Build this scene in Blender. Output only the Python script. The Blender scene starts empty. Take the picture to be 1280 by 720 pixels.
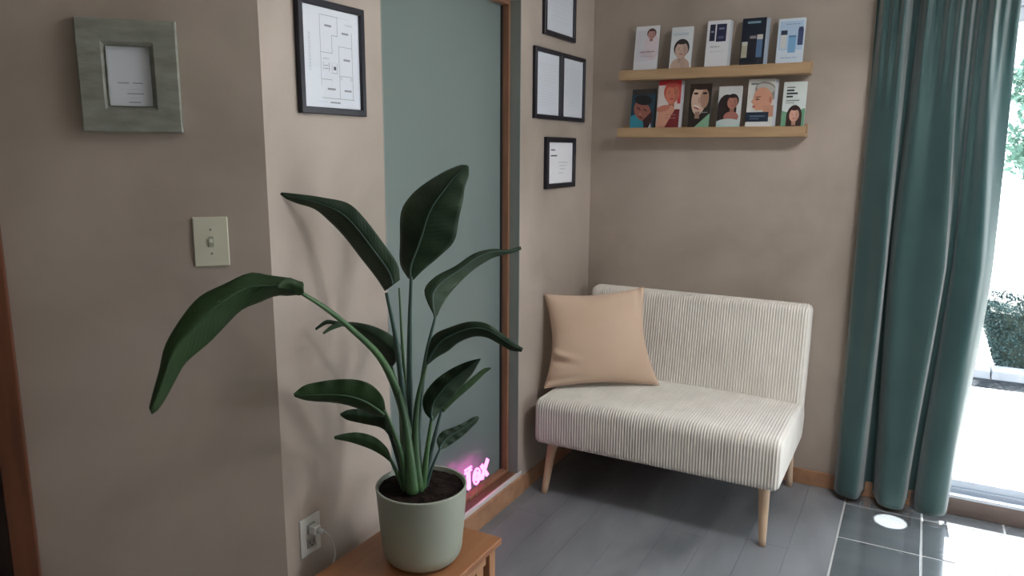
import bpy, bmesh, math, random
from mathutils import Vector, Matrix
from mathutils.geometry import interpolate_bezier
PI = math.pi
R = math.radians
random.seed(7)
S = bpy.context.scene
COL = S.collection

# ------------------------------------------------------------------ camera
CAM = Vector((1.45405, -3.47479, 1.5))
FPX = 931.5
AR = Vector((0.87740157, 0.47972525, 0.00549274))
AU = Vector((-0.09158904, 0.15625291, 0.98346148))
AF = Vector((-0.47093304, 0.86339372, -0.18103412))
cd = bpy.data.cameras.new('camera'); cd.sensor_width = 36; cd.lens = FPX / 1280 * 36
cd.clip_start = 0.05
cam = bpy.data.objects.new('camera', cd); COL.objects.link(cam)
M = Matrix((AR, AU, -AF)).transposed().to_4x4(); M.translation = CAM
cam.matrix_world = M
S.camera = cam

def P(px, py, D):
    "world point at forward distance D on the sight line through a photo pixel (used to measure the plant)"
    return CAM + (AR * (px - 640) / FPX - AU * (py - 360) / FPX + AF) * D

# ------------------------------------------------------------------ world, exposure, portals
S.view_settings.view_transform = 'Standard'
S.view_settings.look = 'None'
S.view_settings.exposure = 0.12
S.view_settings.gamma = 1
w = bpy.data.worlds.new('overcast_sky'); S.world = w; w.use_nodes = True
nt = w.node_tree; bg = nt.nodes['Background']
tc = nt.nodes.new('ShaderNodeTexCoord'); sx = nt.nodes.new('ShaderNodeSeparateXYZ'); rp = nt.nodes.new('ShaderNodeValToRGB')
nt.links.new(tc.outputs['Generated'], sx.inputs[0]); nt.links.new(sx.outputs['Z'], rp.inputs[0])
rp.color_ramp.elements[0].position = 0.0; rp.color_ramp.elements[0].color = (0.56, 0.63, 0.70, 1)
rp.color_ramp.elements[1].position = 0.7; rp.color_ramp.elements[1].color = (1.2, 1.35, 1.5, 1)
nt.links.new(rp.outputs[0], bg.inputs['Color'])
bg.inputs['Strength'].default_value = 4.4

sl = bpy.data.lights.new('sun', 'SUN'); sl.energy = 42; sl.angle = R(.6); sl.color = (1.0, .96, .90)
so_ = bpy.data.objects.new('sun', sl); COL.objects.link(so_); so_.rotation_euler = (R(-46), 0, 0)

def portal(name, loc, rot, sx_, sy_):
    l = bpy.data.lights.new(name, 'AREA'); l.shape = 'RECTANGLE'; l.size = sx_; l.size_y = sy_
    l.cycles.is_portal = True
    o = bpy.data.objects.new(name, l); COL.objects.link(o); o.location = loc; o.rotation_euler = rot
portal('door_portal', (2.24, 0.13, 1.09), (R(-90), 0, 0), 1.44, 2.05)
portal('side_window_portal', (3.92, -1.025, 1.675), (0, R(90), 0), 1.25, 1.45)

# ------------------------------------------------------------------ materials
def mat(name, col, rough=0.6, spec=0.5, metal=0, **kw):
    m = bpy.data.materials.new(name); m.use_nodes = True
    b = m.node_tree.nodes['Principled BSDF']
    b.inputs['Base Color'].default_value = (*col, 1); b.inputs['Roughness'].default_value = rough
    b.inputs['Metallic'].default_value = metal; b.inputs['Specular IOR Level'].default_value = spec
    for k, v in kw.items():
        b.inputs[k.replace('_', ' ')].default_value = v
    return m
def noise_col(m, c1, c2, scale=3, detail=4, stretch=(1, 1, 1), p0=.3, p1=.7, rnd=0, bump=0, bscale=None, bdist=.002, dist=0, coord='Object'):
    nt = m.node_tree; n = nt.nodes; L = nt.links; b = n['Principled BSDF']
    t = n.new('ShaderNodeTexCoord'); mp = n.new('ShaderNodeMapping'); mp.inputs['Scale'].default_value = stretch
    if coord == 'World':
        g_ = n.new('ShaderNodeNewGeometry'); L.new(g_.outputs['Position'], mp.inputs['Vector'])
    else: L.new(t.outputs[coord], mp.inputs['Vector'])
    vec = mp.outputs[0]
    if rnd:
        oi = n.new('ShaderNodeObjectInfo'); ad = n.new('ShaderNodeVectorMath'); ad.operation = 'ADD'
        mu = n.new('ShaderNodeMath'); mu.operation = 'MULTIPLY'; mu.inputs[1].default_value = 0.0 if coord == 'World' else 37
        L.new(oi.outputs['Random'], mu.inputs[0]); L.new(mp.outputs[0], ad.inputs[0]); L.new(mu.outputs[0], ad.inputs[1]); vec = ad.outputs[0]
    ns = n.new('ShaderNodeTexNoise'); ns.inputs['Scale'].default_value = scale; ns.inputs['Detail'].default_value = detail
    ns.inputs['Distortion'].default_value = dist
    L.new(vec, ns.inputs['Vector'])
    r = n.new('ShaderNodeValToRGB'); r.color_ramp.elements[0].position = p0; r.color_ramp.elements[1].position = p1
    r.color_ramp.elements[0].color = (*c1, 1); r.color_ramp.elements[1].color = (*c2, 1)
    L.new(ns.outputs['Fac'], r.inputs[0])
    out = r.outputs[0]
    if rnd:
        hs = n.new('ShaderNodeHueSaturation'); ma = n.new('ShaderNodeMapRange')
        ma.inputs['To Min'].default_value = 1 - rnd; ma.inputs['To Max'].default_value = 1 + rnd
        L.new(oi.outputs['Random'], ma.inputs['Value']); L.new(ma.outputs[0], hs.inputs['Value']); L.new(out, hs.inputs['Color']); out = hs.outputs[0]
    L.new(out, b.inputs['Base Color'])
    if bump:
        n2 = n.new('ShaderNodeTexNoise'); n2.inputs['Scale'].default_value = bscale or scale * 8; n2.inputs['Detail'].default_value = 3
        L.new(vec, n2.inputs['Vector'])
        bp = n.new('ShaderNodeBump'); bp.inputs['Strength'].default_value = bump; bp.inputs['Distance'].default_value = bdist
        L.new(n2.outputs['Fac'], bp.inputs['Height']); L.new(bp.outputs[0], b.inputs['Normal'])
    return m
PAINT = noise_col(mat('beige_faux_paint', (.4, .33, .28), .62, .35), (.340, .288, .238), (.525, .446, .382), 1.7, 5, p0=.30, p1=.70, dist=.4, bump=.15, bscale=60, coord='Object')
CEIL = mat('ceiling_paint', (.78, .76, .72), .8)
TRIMW = mat('white_painted_edge', (.72, .70, .68), .45)
OAK = noise_col(mat('oak_trim', (.4, .2, .1), .42), (.36, .185, .10), (.50, .28, .16), 6, 5, stretch=(3, 3, 3), bump=.1)
FRAMEW = noise_col(mat('red_oak_frame', (.3, .13, .06), .4), (.27, .125, .07), (.38, .19, .11), 5, 5, stretch=(4, 4, 1))
CASING = noise_col(mat('cherry_casing', (.25, .08, .03), .4), (.13, .045, .022), (.20, .072, .035), 5, 5, stretch=(6, 6, .8))
DARKDOOR = noise_col(mat('dark_walnut_door', (.03, .015, .01), .45), (.022, .011, .007), (.045, .022, .013), 4, 5, stretch=(8, 8, .7))
PLANK = noise_col(mat('grey_vinyl_plank', (.1, .1, .1), .38, .5), (.15, .158, .17), (.275, .283, .295), 1.5, 6, stretch=(3.2, 1.0, 1), p0=.30, p1=.70, rnd=.025, bump=.08, bscale=30, coord='World', dist=.5)
PLANKSUB = mat('dark_subfloor', (.05, .05, .05), .8)
GROUT = noise_col(mat('light_grout', (.5, .5, .5), .8), (.45, .45, .45), (.58, .58, .57), 12)
TILE = noise_col(mat('slate_tile', (.07, .08, .085), .10, .9, IOR=1.75, Coat_Weight=1.0, Coat_Roughness=.03, Coat_IOR=1.7), (.125, .138, .148), (.18, .195, .205), 2.6, 5, stretch=(.8, 2.6, 1), p0=.3, p1=.75, rnd=.06, dist=.2)
def pane_glass(name, tint=(1, 1, 1), ior=1.45):
    m = bpy.data.materials.new(name); m.use_nodes = True; nt = m.node_tree; n = nt.nodes; n.clear()
    o = n.new('ShaderNodeOutputMaterial'); tr = n.new('ShaderNodeBsdfTransparent'); g = n.new('ShaderNodeBsdfGlossy'); mx = n.new('ShaderNodeMixShader')
    fr = n.new('ShaderNodeFresnel'); fr.inputs[0].default_value = ior
    tr.inputs[0].default_value = (*tint, 1); g.inputs['Roughness'].default_value = .02
    ge = n.new('ShaderNodeNewGeometry'); mu = n.new('ShaderNodeMath'); mu.operation = 'MULTIPLY_ADD'   # only the outward faces reflect
    mu.inputs[1].default_value = -1; mu.inputs[2].default_value = 1; m2 = n.new('ShaderNodeMath'); m2.operation = 'MULTIPLY'
    nt.links.new(ge.outputs['Backfacing'], mu.inputs[0]); nt.links.new(mu.outputs[0], m2.inputs[0]); nt.links.new(fr.outputs[0], m2.inputs[1])
    nt.links.new(m2.outputs[0], mx.inputs[0]); nt.links.new(tr.outputs[0], mx.inputs[1]); nt.links.new(g.outputs[0], mx.inputs[2]); nt.links.new(mx.outputs[0], o.inputs[0])
    return m
CLEAR = pane_glass('clear_pane')
MUSEUM = pane_glass('low_reflection_glass', ior=1.18)
SAGEPANE = noise_col(mat('sage_privacy_film', (.17, .225, .21), .28, .5), (.172, .218, .207), (.192, .240, .230), 1.2, 2)
GASKET = mat('dark_gasket', (.03, .022, .02), .6)
VINYL = mat('white_vinyl_track', (.62, .68, .76), .35)
ALUD = mat('dark_track_channel', (.12, .16, .22), .4)
BLACKF = mat('black_frame', (.010, .010, .018), .35)
PAPER = mat('white_paper', (.74, .78, .84), .6)
PAPERB = mat('bright_paper', (.90, .91, .95), .6)
INK = mat('grey_ink', (.30, .32, .36), .7); INKD = mat('dark_ink', (.10, .10, .12), .7); INKL = mat('faint_ink', (.62, .66, .72), .7)
GREYWOOD = noise_col(mat('weathered_grey_wood', (.3, .3, .26), .6), (.20, .21, .175), (.31, .32, .275), 5, 6, stretch=(3, 3, 9), bump=.5, bscale=14, bdist=.003)
IVORY = mat('ivory_plastic', (.70, .70, .55), .35)
WHITEP = mat('white_plastic', (.78, .79, .76), .35)
SLOT = mat('dark_slot', (.03, .03, .03), .5)
SLOTG = mat('outlet_face', (.42, .43, .42), .4)
LEDGE = noise_col(mat('pine_ledge', (.5, .33, .18), .5), (.37, .235, .125), (.50, .34, .19), 4, 5, stretch=(1.2, 8, 8), bump=.1)
CORD = noise_col(mat('cream_corduroy', (.7, .67, .61), .85, .2, Sheen_Weight=.3), (.70, .66, .59), (.80, .76, .69), 9, 3)
BEECH = noise_col(mat('beech_leg', (.65, .45, .28), .45), (.60, .42, .27), (.72, .53, .37), 5, 4, stretch=(6, 6, 1))
CUSH = noise_col(mat('tan_cushion_cloth', (.6, .4, .25), .8, .25, Sheen_Weight=.3), (.64, .465, .335), (.71, .53, .395), 4, 3, bump=.2, bscale=220, bdist=.001)
POT = noise_col(mat('sage_glazed_pot', (.36, .40, .33), .45, .4), (.345, .375, .30), (.385, .415, .34), 3)
SOIL = noise_col(mat('dark_potting_soil', (.02, .012, .01), .95, .2), (.006, .0035, .003), (.024, .013, .010), 40, 4, bump=1, bscale=60, bdist=.01)
TABLEW = noise_col(mat('cherry_table_wood', (.35, .14, .05), .4), (.29, .115, .045), (.40, .18, .08), 4, 6, stretch=(7, 1.0, 7), p0=.25, p1=.75, bump=.08)
TABLEL = noise_col(mat('honey_table_side', (.45, .22, .1), .45), (.38, .18, .085), (.47, .25, .13), 4, 5, stretch=(6, 6, 1))
STEEL = mat('brushed_steel', (.5, .5, .5), .3, metal=1)

def leaf_mat(name, c1, c2, rough=.55):
    m = noise_col(mat(name, c1, rough, .3), c1, c2, 7, 4, stretch=(1, 1, 1))
    b = m.node_tree.nodes['Principled BSDF']
    n = m.node_tree.nodes; L = m.node_tree.links
    t = n.new('ShaderNodeTexCoord'); mp = n.new('ShaderNodeMapping'); mp.inputs['Scale'].default_value = (1, .16, 1); wv = n.new('ShaderNodeTexWave')
    wv.inputs['Scale'].default_value = 9; wv.inputs['Distortion'].default_value = 1.2; wv.inputs['Detail Scale'].default_value = 2
    bp = n.new('ShaderNodeBump'); bp.inputs['Strength'].default_value = .10; bp.inputs['Distance'].default_value = .004
    L.new(t.outputs['UV'], mp.inputs[0]); L.new(mp.outputs[0], wv.inputs[0]); L.new(wv.outputs['Fac'], bp.inputs['Height']); L.new(bp.outputs[0], b.inputs['Normal'])
    return m
LEAFD = leaf_mat('deep_green_leaf', (.011, .026, .012), (.022, .050, .020))
LEAFG = leaf_mat('fresh_green_leaf', (.016, .043, .013), (.034, .075, .024))
LEAFC = mat('smooth_green_leaf_base', (.022, .055, .018), .5, .3)
RIB = mat('pale_midrib', (.045, .105, .05), .4)
STEMG = noise_col(mat('green_stalk', (.05, .12, .05), .4), (.030, .080, .032), (.085, .185, .065), 10, 3, stretch=(1, 1, .3))
STEMB = noise_col(mat('blue_green_stalk', (.04, .08, .07), .4), (.025, .058, .048), (.05, .105, .085), 10, 3, stretch=(1, 1, .3))

def curtain_mat():
    m = noise_col(mat('teal_curtain_cloth', (.05, .14, .14), .55, .35, Sheen_Weight=.6), (.030, .080, .077), (.042, .102, .098), 5, 3, bump=.15, bscale=500, bdist=.0006)
    nt = m.node_tree; b = nt.nodes['Principled BSDF']; o = nt.nodes['Material Output']
    t = nt.nodes.new('ShaderNodeBsdfTranslucent'); t.inputs[0].default_value = (.05, .18, .20, 1)
    mx = nt.nodes.new('ShaderNodeMixShader'); mx.inputs[0].default_value = .16
    nt.links.new(b.outputs[0], mx.inputs[1]); nt.links.new(t.outputs[0], mx.inputs[2]); nt.links.new(mx.outputs[0], o.inputs[0])
    return m
CURT = curtain_mat()
def emit(name, col, s):
    m = bpy.data.materials.new(name); m.use_nodes = True; n = m.node_tree.nodes; n.clear()
    e = n.new('ShaderNodeEmission'); e.inputs[0].default_value = (*col, 1); e.inputs[1].default_value = s
    o = n.new('ShaderNodeOutputMaterial'); m.node_tree.links.new(e.outputs[0], o.inputs[0]); return m
NEON = emit('pink_neon_tube', (1.0, .17, .62), 4.0)
LAMPGLOW = emit('lamp_diffuser_glow', (.97, .97, 1.0), 66.0)

# ------------------------------------------------------------------ mesh helpers
class MB:
    def __init__(s): s.bm = bmesh.new()
    def quad(s, pts, mi=0):
        f = s.bm.faces.new([s.bm.verts.new(p) for p in pts]); f.material_index = mi; return f
    def box(s, a, b, mi=0, bev=0):
        bm = bmesh.new(); bmesh.ops.create_cube(bm, size=1)
        for v in bm.verts: v.co = Vector([(a[i] + b[i]) / 2 + v.co[i] * abs(b[i] - a[i]) for i in range(3)])
        if bev: bmesh.ops.bevel(bm, geom=bm.edges[:], offset=bev, segments=2, affect='EDGES', profile=.5)
        for f in bm.faces: f.material_index = mi
        s._merge(bm); return s
    def _merge(s, bm):
        me = bpy.data.meshes.new('t'); bm.to_mesh(me); s.bm.from_mesh(me); bpy.data.meshes.remove(me); bm.free()
    def tube(s, pts, rad, n=8, cap=True, mi=0, flat=1.0):
        pts = [Vector(p) for p in pts]; rings = []
        if not hasattr(rad, '__len__'): rad = [rad] * len(pts)
        up = None
        for i, p in enumerate(pts):
            t = (pts[min(i + 1, len(pts) - 1)] - pts[max(i - 1, 0)]).normalized()
            if up is None: up = t.orthogonal().normalized()
            up = (up - t * up.dot(t)).normalized(); sd = t.cross(up)
            rings.append([s.bm.verts.new(p + (up * math.cos(k * 2 * PI / n) + sd * math.sin(k * 2 * PI / n) * flat) * rad[i]) for k in range(n)])
        for a, b in zip(rings, rings[1:]):
            for k in range(n):
                f = s.bm.faces.new([a[k], a[(k + 1) % n], b[(k + 1) % n], b[k]]); f.material_index = mi; f.smooth = True
        if cap:
            s.bm.faces.new(rings[0][::-1]).material_index = mi; s.bm.faces.new(rings[-1]).material_index = mi
        return s
    def lathe(s, prof, n=48, c=(0, 0), mi=0):
        rings = []
        for r, z in prof:
            rings.append([s.bm.verts.new((c[0] + r * math.cos(k * 2 * PI / n), c[1] + r * math.sin(k * 2 * PI / n), z)) for k in range(n)])
        for a, b in zip(rings, rings[1:]):
            for k in range(n):
                f = s.bm.faces.new([a[k], a[(k + 1) % n], b[(k + 1) % n], b[k]]); f.smooth = True; f.material_index = mi
        s.bm.faces.new(rings[0][::-1]); s.bm.faces.new(rings[-1]); return s
    def poly(s, pts, y, mi=0, x0=0, z0=0, w=1, h=1):
        "flat printed shape on a plane of constant local y"
        f = s.bm.faces.new([s.bm.verts.new((x0 + u * w, y, z0 + v * h)) for u, v in pts]); f.material_index = mi
        return f
    def build(s, name, mats, parent=None, smooth=False, weld=False):
        if weld: bmesh.ops.remove_doubles(s.bm, verts=s.bm.verts, dist=1e-5)
        me = bpy.data.meshes.new(name)
        if smooth:
            for f in s.bm.faces: f.smooth = True
        bmesh.ops.recalc_face_normals(s.bm, faces=s.bm.faces[:]) if not getattr(s, 'keep', False) else None
        s.bm.to_mesh(me); s.bm.free()
        for m in (mats if isinstance(mats, (list, tuple)) else [mats]): me.materials.append(m)
        o = bpy.data.objects.new(name, me); COL.objects.link(o)
        if parent: o.parent = parent
        return o
def empty(name, loc=(0, 0, 0), rz=0):
    o = bpy.data.objects.new(name, None); COL.objects.link(o); o.location = loc; o.rotation_euler = (0, 0, rz); o.empty_display_size = .05
    return o
def tag(o, label=None, cat=None, group=None, kind=None):
    for k, v in (('label', label), ('category', cat), ('group', group), ('kind', kind)):
        if v: o[k] = v
    return o
def boxes(name, bs, m, parent=None, kind=None, bev=0):
    b = MB()
    for a in bs: b.box(a[0], a[1], 0, bev)
    o = b.build(name, m, parent)
    if kind: o['kind'] = kind
    return o
def smoothline(pts, n):
    "Catmull-Rom resample with n points, by arc length"
    pts = [Vector(p) for p in pts]
    Q = [pts[0] * 2 - pts[1]] + pts + [pts[-1] * 2 - pts[-2]]
    out = []
    for i in range(1, len(Q) - 2):
        for k in range(12):
            t = k / 12
            a, b, c, d = Q[i - 1], Q[i], Q[i + 1], Q[i + 2]
            out.append(.5 * ((2 * b) + (c - a) * t + (2 * a - 5 * b + 4 * c - d) * t * t + (3 * b - a - 3 * c + d) * t ** 3))
    out.append(pts[-1])
    ds = [0]
    for a, b in zip(out, out[1:]): ds.append(ds[-1] + (b - a).length)
    res = []; j = 0
    for i in range(n):
        s = ds[-1] * i / (n - 1)
        while j < len(ds) - 2 and ds[j + 1] < s: j += 1
        f = (s - ds[j]) / max(1e-9, ds[j + 1] - ds[j]); res.append(out[j].lerp(out[j + 1], min(1, max(0, f))))
    return res

# ------------------------------------------------------------------ room shell
H = 2.45
XR = 3.8; YB = -5.5
# floor: slab, vinyl planks to the left, slate tiles to the right
fl = MB(); fl.box((-1.5, YB, -.06), (1.279, 0.0, -.006), 0); fl.box((1.279, YB, -.06), (XR, 0.0, -.0025), 1)
floor = fl.build('floor', [PLANKSUB, GROUT]); floor['kind'] = 'structure'
PW, PL = .152, 1.22
def bevbox(name, a, b, m, bev):
    x = MB(); x.box(a, b, 0, bev); o = x.build(name, m); COL.objects.unlink(o); return o
pk = bevbox('plank', (0, 0, -.006), (PW - .0008, PL - .0008, 0), PLANK, .0006)
tl = bevbox('tile', (.004, -.3205, -.009), (.291, -.0045, 0), TILE, .0015)
tlc = bevbox('tile', (.004, -.1225, -.009), (.291, 0.0, 0), TILE, .0015)
def put(src, loc, parent):
    o = src.copy(); COL.objects.link(o); o.parent = parent; o.location = loc; return o
nx = int((1.279 + 1.5) / PW)
for i in range(nx):
    x = 1.2785 - (i + 1) * PW
    off = (i * .47) % 1 * PL
    y = 0 - PL + off * 0.999
    ys = [y - PL * k for k in range(-1, 6)]
    for yy in ys:
        if yy + PL > 0.01:                     # cut board at the wall
            top = min(0, yy + PL)
            if top - yy < .08: continue
            b = MB(); b.box((0, 0, -.006), (PW - .0008, top - yy - .0008, 0), 0, .0006)
            o = b.build('plank', PLANK, floor); o.location = (x, yy, 0)
        elif yy > YB - .3: put(pk, (x, max(yy, YB), 0), floor) if yy >= YB else None
for i in range(8):
    x = 1.283 + i * .2945
    put(tlc, (x, 0, 0), floor)
    for j in range(16):
        put(tl, (x, -.1245 - j * .325, 0), floor)
boxes('ceiling', [((-1.5, YB, H), (XR + .1, .1, H + .08))], CEIL, kind='structure')
# back wall with sliding door opening
DX0, DX1, DZ0, DZ1 = 1.53, 2.95, .075, 2.10
boxes('wall_back', [((-.12, 0, 0), (DX0, .12, H)), ((DX0, 0, DZ1), (DX1, .12, H)), ((DX0, 0, -.06), (DX1, .12, DZ0)), ((DX1, 0, 0), (XR + .1, .12, H))], PAINT, kind='structure')
# left wall with the sage pane recess
OY0, OY1, OZ0, OZ1 = -1.628, -.749, .088, 2.085
wl = MB()
wl.box((-.12, -2.105, 0), (0, OY0, H)); wl.box((-.12, OY1, 0), (0, 0, H)); wl.box((-.12, OY0, OZ1), (0, OY1, H)); wl.box((-.12, OY0, 0), (0, OY1, OZ0))
o = wl.build('wall_left', PAINT); o['kind'] = 'structure'
# corner wall at 45 degrees, local x runs to the viewer's right, ending at the convex corner
wc = empty('wall_corner', (0, -2.105, 0), R(45)); wc['kind'] = 'structure'
CS = .594      # distance of the doorway casing from the corner
boxes('wall_panel', [((-CS - .06, 0, 0), (0, .085, H)), ((-CS - .90, 0, 2.05), (-CS - .06, .085, H)), ((-1.95, 0, 0), (-CS - .90, .085, H))], PAINT, wc)
boxes('wall_near_left', [((-1.5, YB, 0), (-1.375, -3.48, H))], PAINT, kind='structure')
# right wall and rear wall
WY0, WY1, WZ0, WZ1 = -1.75, -.30, 1.05, 2.30
boxes('wall_right', [((XR, YB, 0), (XR + .1, WY0, H)), ((XR, WY1, 0), (XR + .1, 0, H)), ((XR, WY0, 0), (XR + .1, WY1, WZ0)), ((XR, WY0, WZ1), (XR + .1, WY1, H))], PAINT, kind='structure')
boxes('wall_rear', [((-1.5, YB - .12, 0), (XR + .1, YB, H))], PAINT, kind='structure')
rw = empty('window_2', (XR + .05, (WY0 + WY1) / 2, WZ0)); rw['kind'] = 'structure'
ww, wh = (WY1 - WY0) / 2, WZ1 - WZ0
boxes('window_frame', [((-.03, -ww, 0), (.03, -ww + .05, wh)), ((-.03, ww - .05, 0), (.03, ww, wh)), ((-.03, -ww + .05, 0), (.03, ww - .05, .05)), ((-.03, -ww + .05, wh - .05), (.03, ww - .05, wh))], TRIMW, rw)
boxes('pane', [((-.004, -ww + .05, .05), (.004, ww - .05, wh - .05))], CLEAR, rw)
# baseboards
boxes('baseboard_back', [((0.013, -.013, 0), (DX0, 0, .070)), ((DX1, -.013, 0), (XR, 0, .070))], OAK, kind='structure', bev=.002)
boxes('trim_2', [((DX0, -.015, 0), (DX1, 0, .0735))], noise_col(mat('grey_brown_threshold_wood', (.2, .13, .1), .6), (.13, .095, .080), (.19, .14, .12), 6, 5, stretch=(1, 4, 4)), kind='structure', bev=.002)  # duller, greyer brown than the oak baseboards
boxes('baseboard_left', [((0, -.718, 0), (.012, -.0135, .070)), ((0, -2.10, 0), (.017, -.718, .084))], OAK, kind='structure', bev=.002)
bc = empty('baseboard_corner', (0, -2.105, 0), R(45)); bc['kind'] = 'structure'
boxes('baseboard_board', [((-CS, -.013, 0), (-.02, 0, .084))], OAK, bc, bev=.002)
# doorway at the far left: casing and dark door
d2 = empty('door_2', (0, -2.105, 0), R(45)); d2['kind'] = 'structure'
boxes('door_casing', [((-CS - .058, -.016, 0), (-CS, -.0005, 2.11)), ((-CS - .958, -.016, 0), (-CS - .90, -.0005, 2.11)), ((-CS - .90, -.016, 2.05), (-CS - .058, -.0005, 2.11))], CASING, d2, bev=.003)
dl = MB(); dl.box((-CS - .895, .04, .008), (-CS - .064, .075, 2.045))
for x0 in (-CS - .80, -CS - .43):
    for z0, z1 in ((.2, .9), (1.0, 1.9)): dl.box((x0, .030, z0), (x0 + .28, .0405, z1), 0, .006)
dl.build('door_leaf', DARKDOOR, d2)
k = MB(); k.tube([(-CS - .84, .04, 1.0), (-CS - .84, 0, 1.0)], .011); k.tube([(-CS - .84, .002, 1.0), (-CS - .84, -.02, 1.0)], [.024, .022], 16); k.build('door_knob', STEEL, d2)
boxes('door_threshold', [((-CS - .895, 0, 0), (-CS - .064, .085, .008))], CASING, d2)

# sage pane window, recess edge trim and sill
w1 = empty('window_1', (0, 0, 0)); w1['kind'] = 'structure'
fx0, fx1 = -.078, -.046
boxes('window_frame', [((fx0, OY1 - .014, OZ0), (fx1, OY1, OZ1)), ((fx0, OY0, OZ0), (fx1, OY0 + .014, OZ1)), ((fx0, OY0 + .014, OZ1 - .016), (fx1, OY1 - .014, OZ1)), ((fx0, OY0 + .014, OZ0 + .010), (fx1, OY1 - .014, OZ0 + .024))], FRAMEW, w1, bev=.0015)
boxes('gasket', [((fx0 - .004, OY1 - .022, OZ0 + .02), (fx0 + .006, OY1 - .0145, OZ1 - .02)), ((fx0 - .004, OY0 + .0145, OZ0 + .02), (fx0 + .006, OY0 + .022, OZ1 - .02))], GASKET, w1)
boxes('pane', [((fx0 - .012, OY0, OZ0), (fx0 - .002, OY1, OZ1))], SAGEPANE, w1)
boxes('window_sill', [((fx0, OY0, OZ0 - .002), (-.004, OY1, OZ0 + .010))], FRAMEW, w1)
boxes('trim_1', [((-.006, OY0, OZ0 - .006), (.006, OY1 + .03, OZ0 + .012))], TRIMW, kind='structure', bev=.002)
boxes('recess_lining', [((-.046, OY1 - .001, OZ0 + .01), (0.0008, OY1 + .004, OZ1)), ((-.046, OY0 - .004, OZ0 + .01), (0.0008, OY0 + .001, OZ1))], mat('grey_green_reveal', (.27, .30, .28), .6), w1)

# sliding glass door
d1 = empty('door_1', (0, 0, 0)); d1['kind'] = 'structure'
boxes('door_frame', [((DX0, .01, DZ0), (DX0 + .05, .11, DZ1)), ((DX1 - .05, .01, DZ0), (DX1, .11, DZ1)), ((DX0 + .05, .01, DZ1 - .05), (DX1 - .05, .11, DZ1))], VINYL, d1, bev=.002)
boxes('track', [((DX0 + .05, -.012, DZ0 - .004), (DX1 - .05, .012, DZ0 + .012)), ((DX0 + .05, .036, DZ0), (DX1 - .05, .042, DZ0 + .026)), ((DX0 + .05, .075, DZ0), (DX1 - .05, .081, DZ0 + .026))], VINYL, d1)
boxes('track_channel', [((DX0 + .05, .012, DZ0 - .003), (DX1 - .05, .11, DZ0 + .004))], ALUD, d1)
def sash(x0, x1, y):
    s = boxes('sash', [((x0, y - .015, DZ0 + .028), (x0 + .06, y + .015, DZ1 - .052)), ((x1 - .06, y - .015, DZ0 + .028), (x1, y + .015, DZ1 - .052)), ((x0 + .06, y - .015, DZ0 + .028), (x1 - .06, y + .015, DZ0 + .060)), ((x0 + .06, y - .015, DZ1 - .11), (x1 - .06, y + .015, DZ1 - .052))], VINYL, d1, bev=.002)
    boxes('glass', [((x0 + .06, y - .003, DZ0 + .060), (x1 - .06, y + .003, DZ1 - .11))], CLEAR, s)
sash(DX0 + .051, 2.32, .058); sash(2.26, DX1 - .051, .094)

# ceiling lamp (above and behind the view)
cl = empty('ceiling_light', (1.9, -1.35, H)); tag(cl, 'round flush ceiling lamp with a glowing white diffuser', 'lamp')
b = MB(); b.lathe([(.19, -.0005), (.20, -.02), (.19, -.045), (.18, -.045)]); b.build('lamp_rim', TRIMW, cl)
b = MB(); b.lathe([(.179, -.03), (.178, -.05), (.13, -.075), (.02, -.085)]); b.build('diffuser', LAMPGLOW, cl)

sp = empty('added_spotlight', (1.62, -.80, H)); tag(sp, 'small added spotlight making the bright spot on the tile in front of the curtain', 'lamp')  # added unseen lamp; its narrow beam makes the bright spot on the tile
b = MB(); b.lathe([(.030, -.0005), (.032, -.01), (.022, -.012), (.020, -.05), (.016, -.05), (.015, -.012)], 24); b.build('added_spot_housing', TRIMW, sp)
ld = bpy.data.lights.new('added_spot_beam', 'SPOT'); ld.energy = 1800; ld.spot_size = R(3.0); ld.spot_blend = .25; ld.shadow_soft_size = .004
lo2 = bpy.data.objects.new('added_spot_beam', ld); COL.objects.link(lo2); lo2.location = (1.62, -.80, H - .06)
lo2.rotation_euler = (Vector((1.464, -.213, 0)) - lo2.location).to_track_quat('-Z', 'Y').to_euler()

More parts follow.
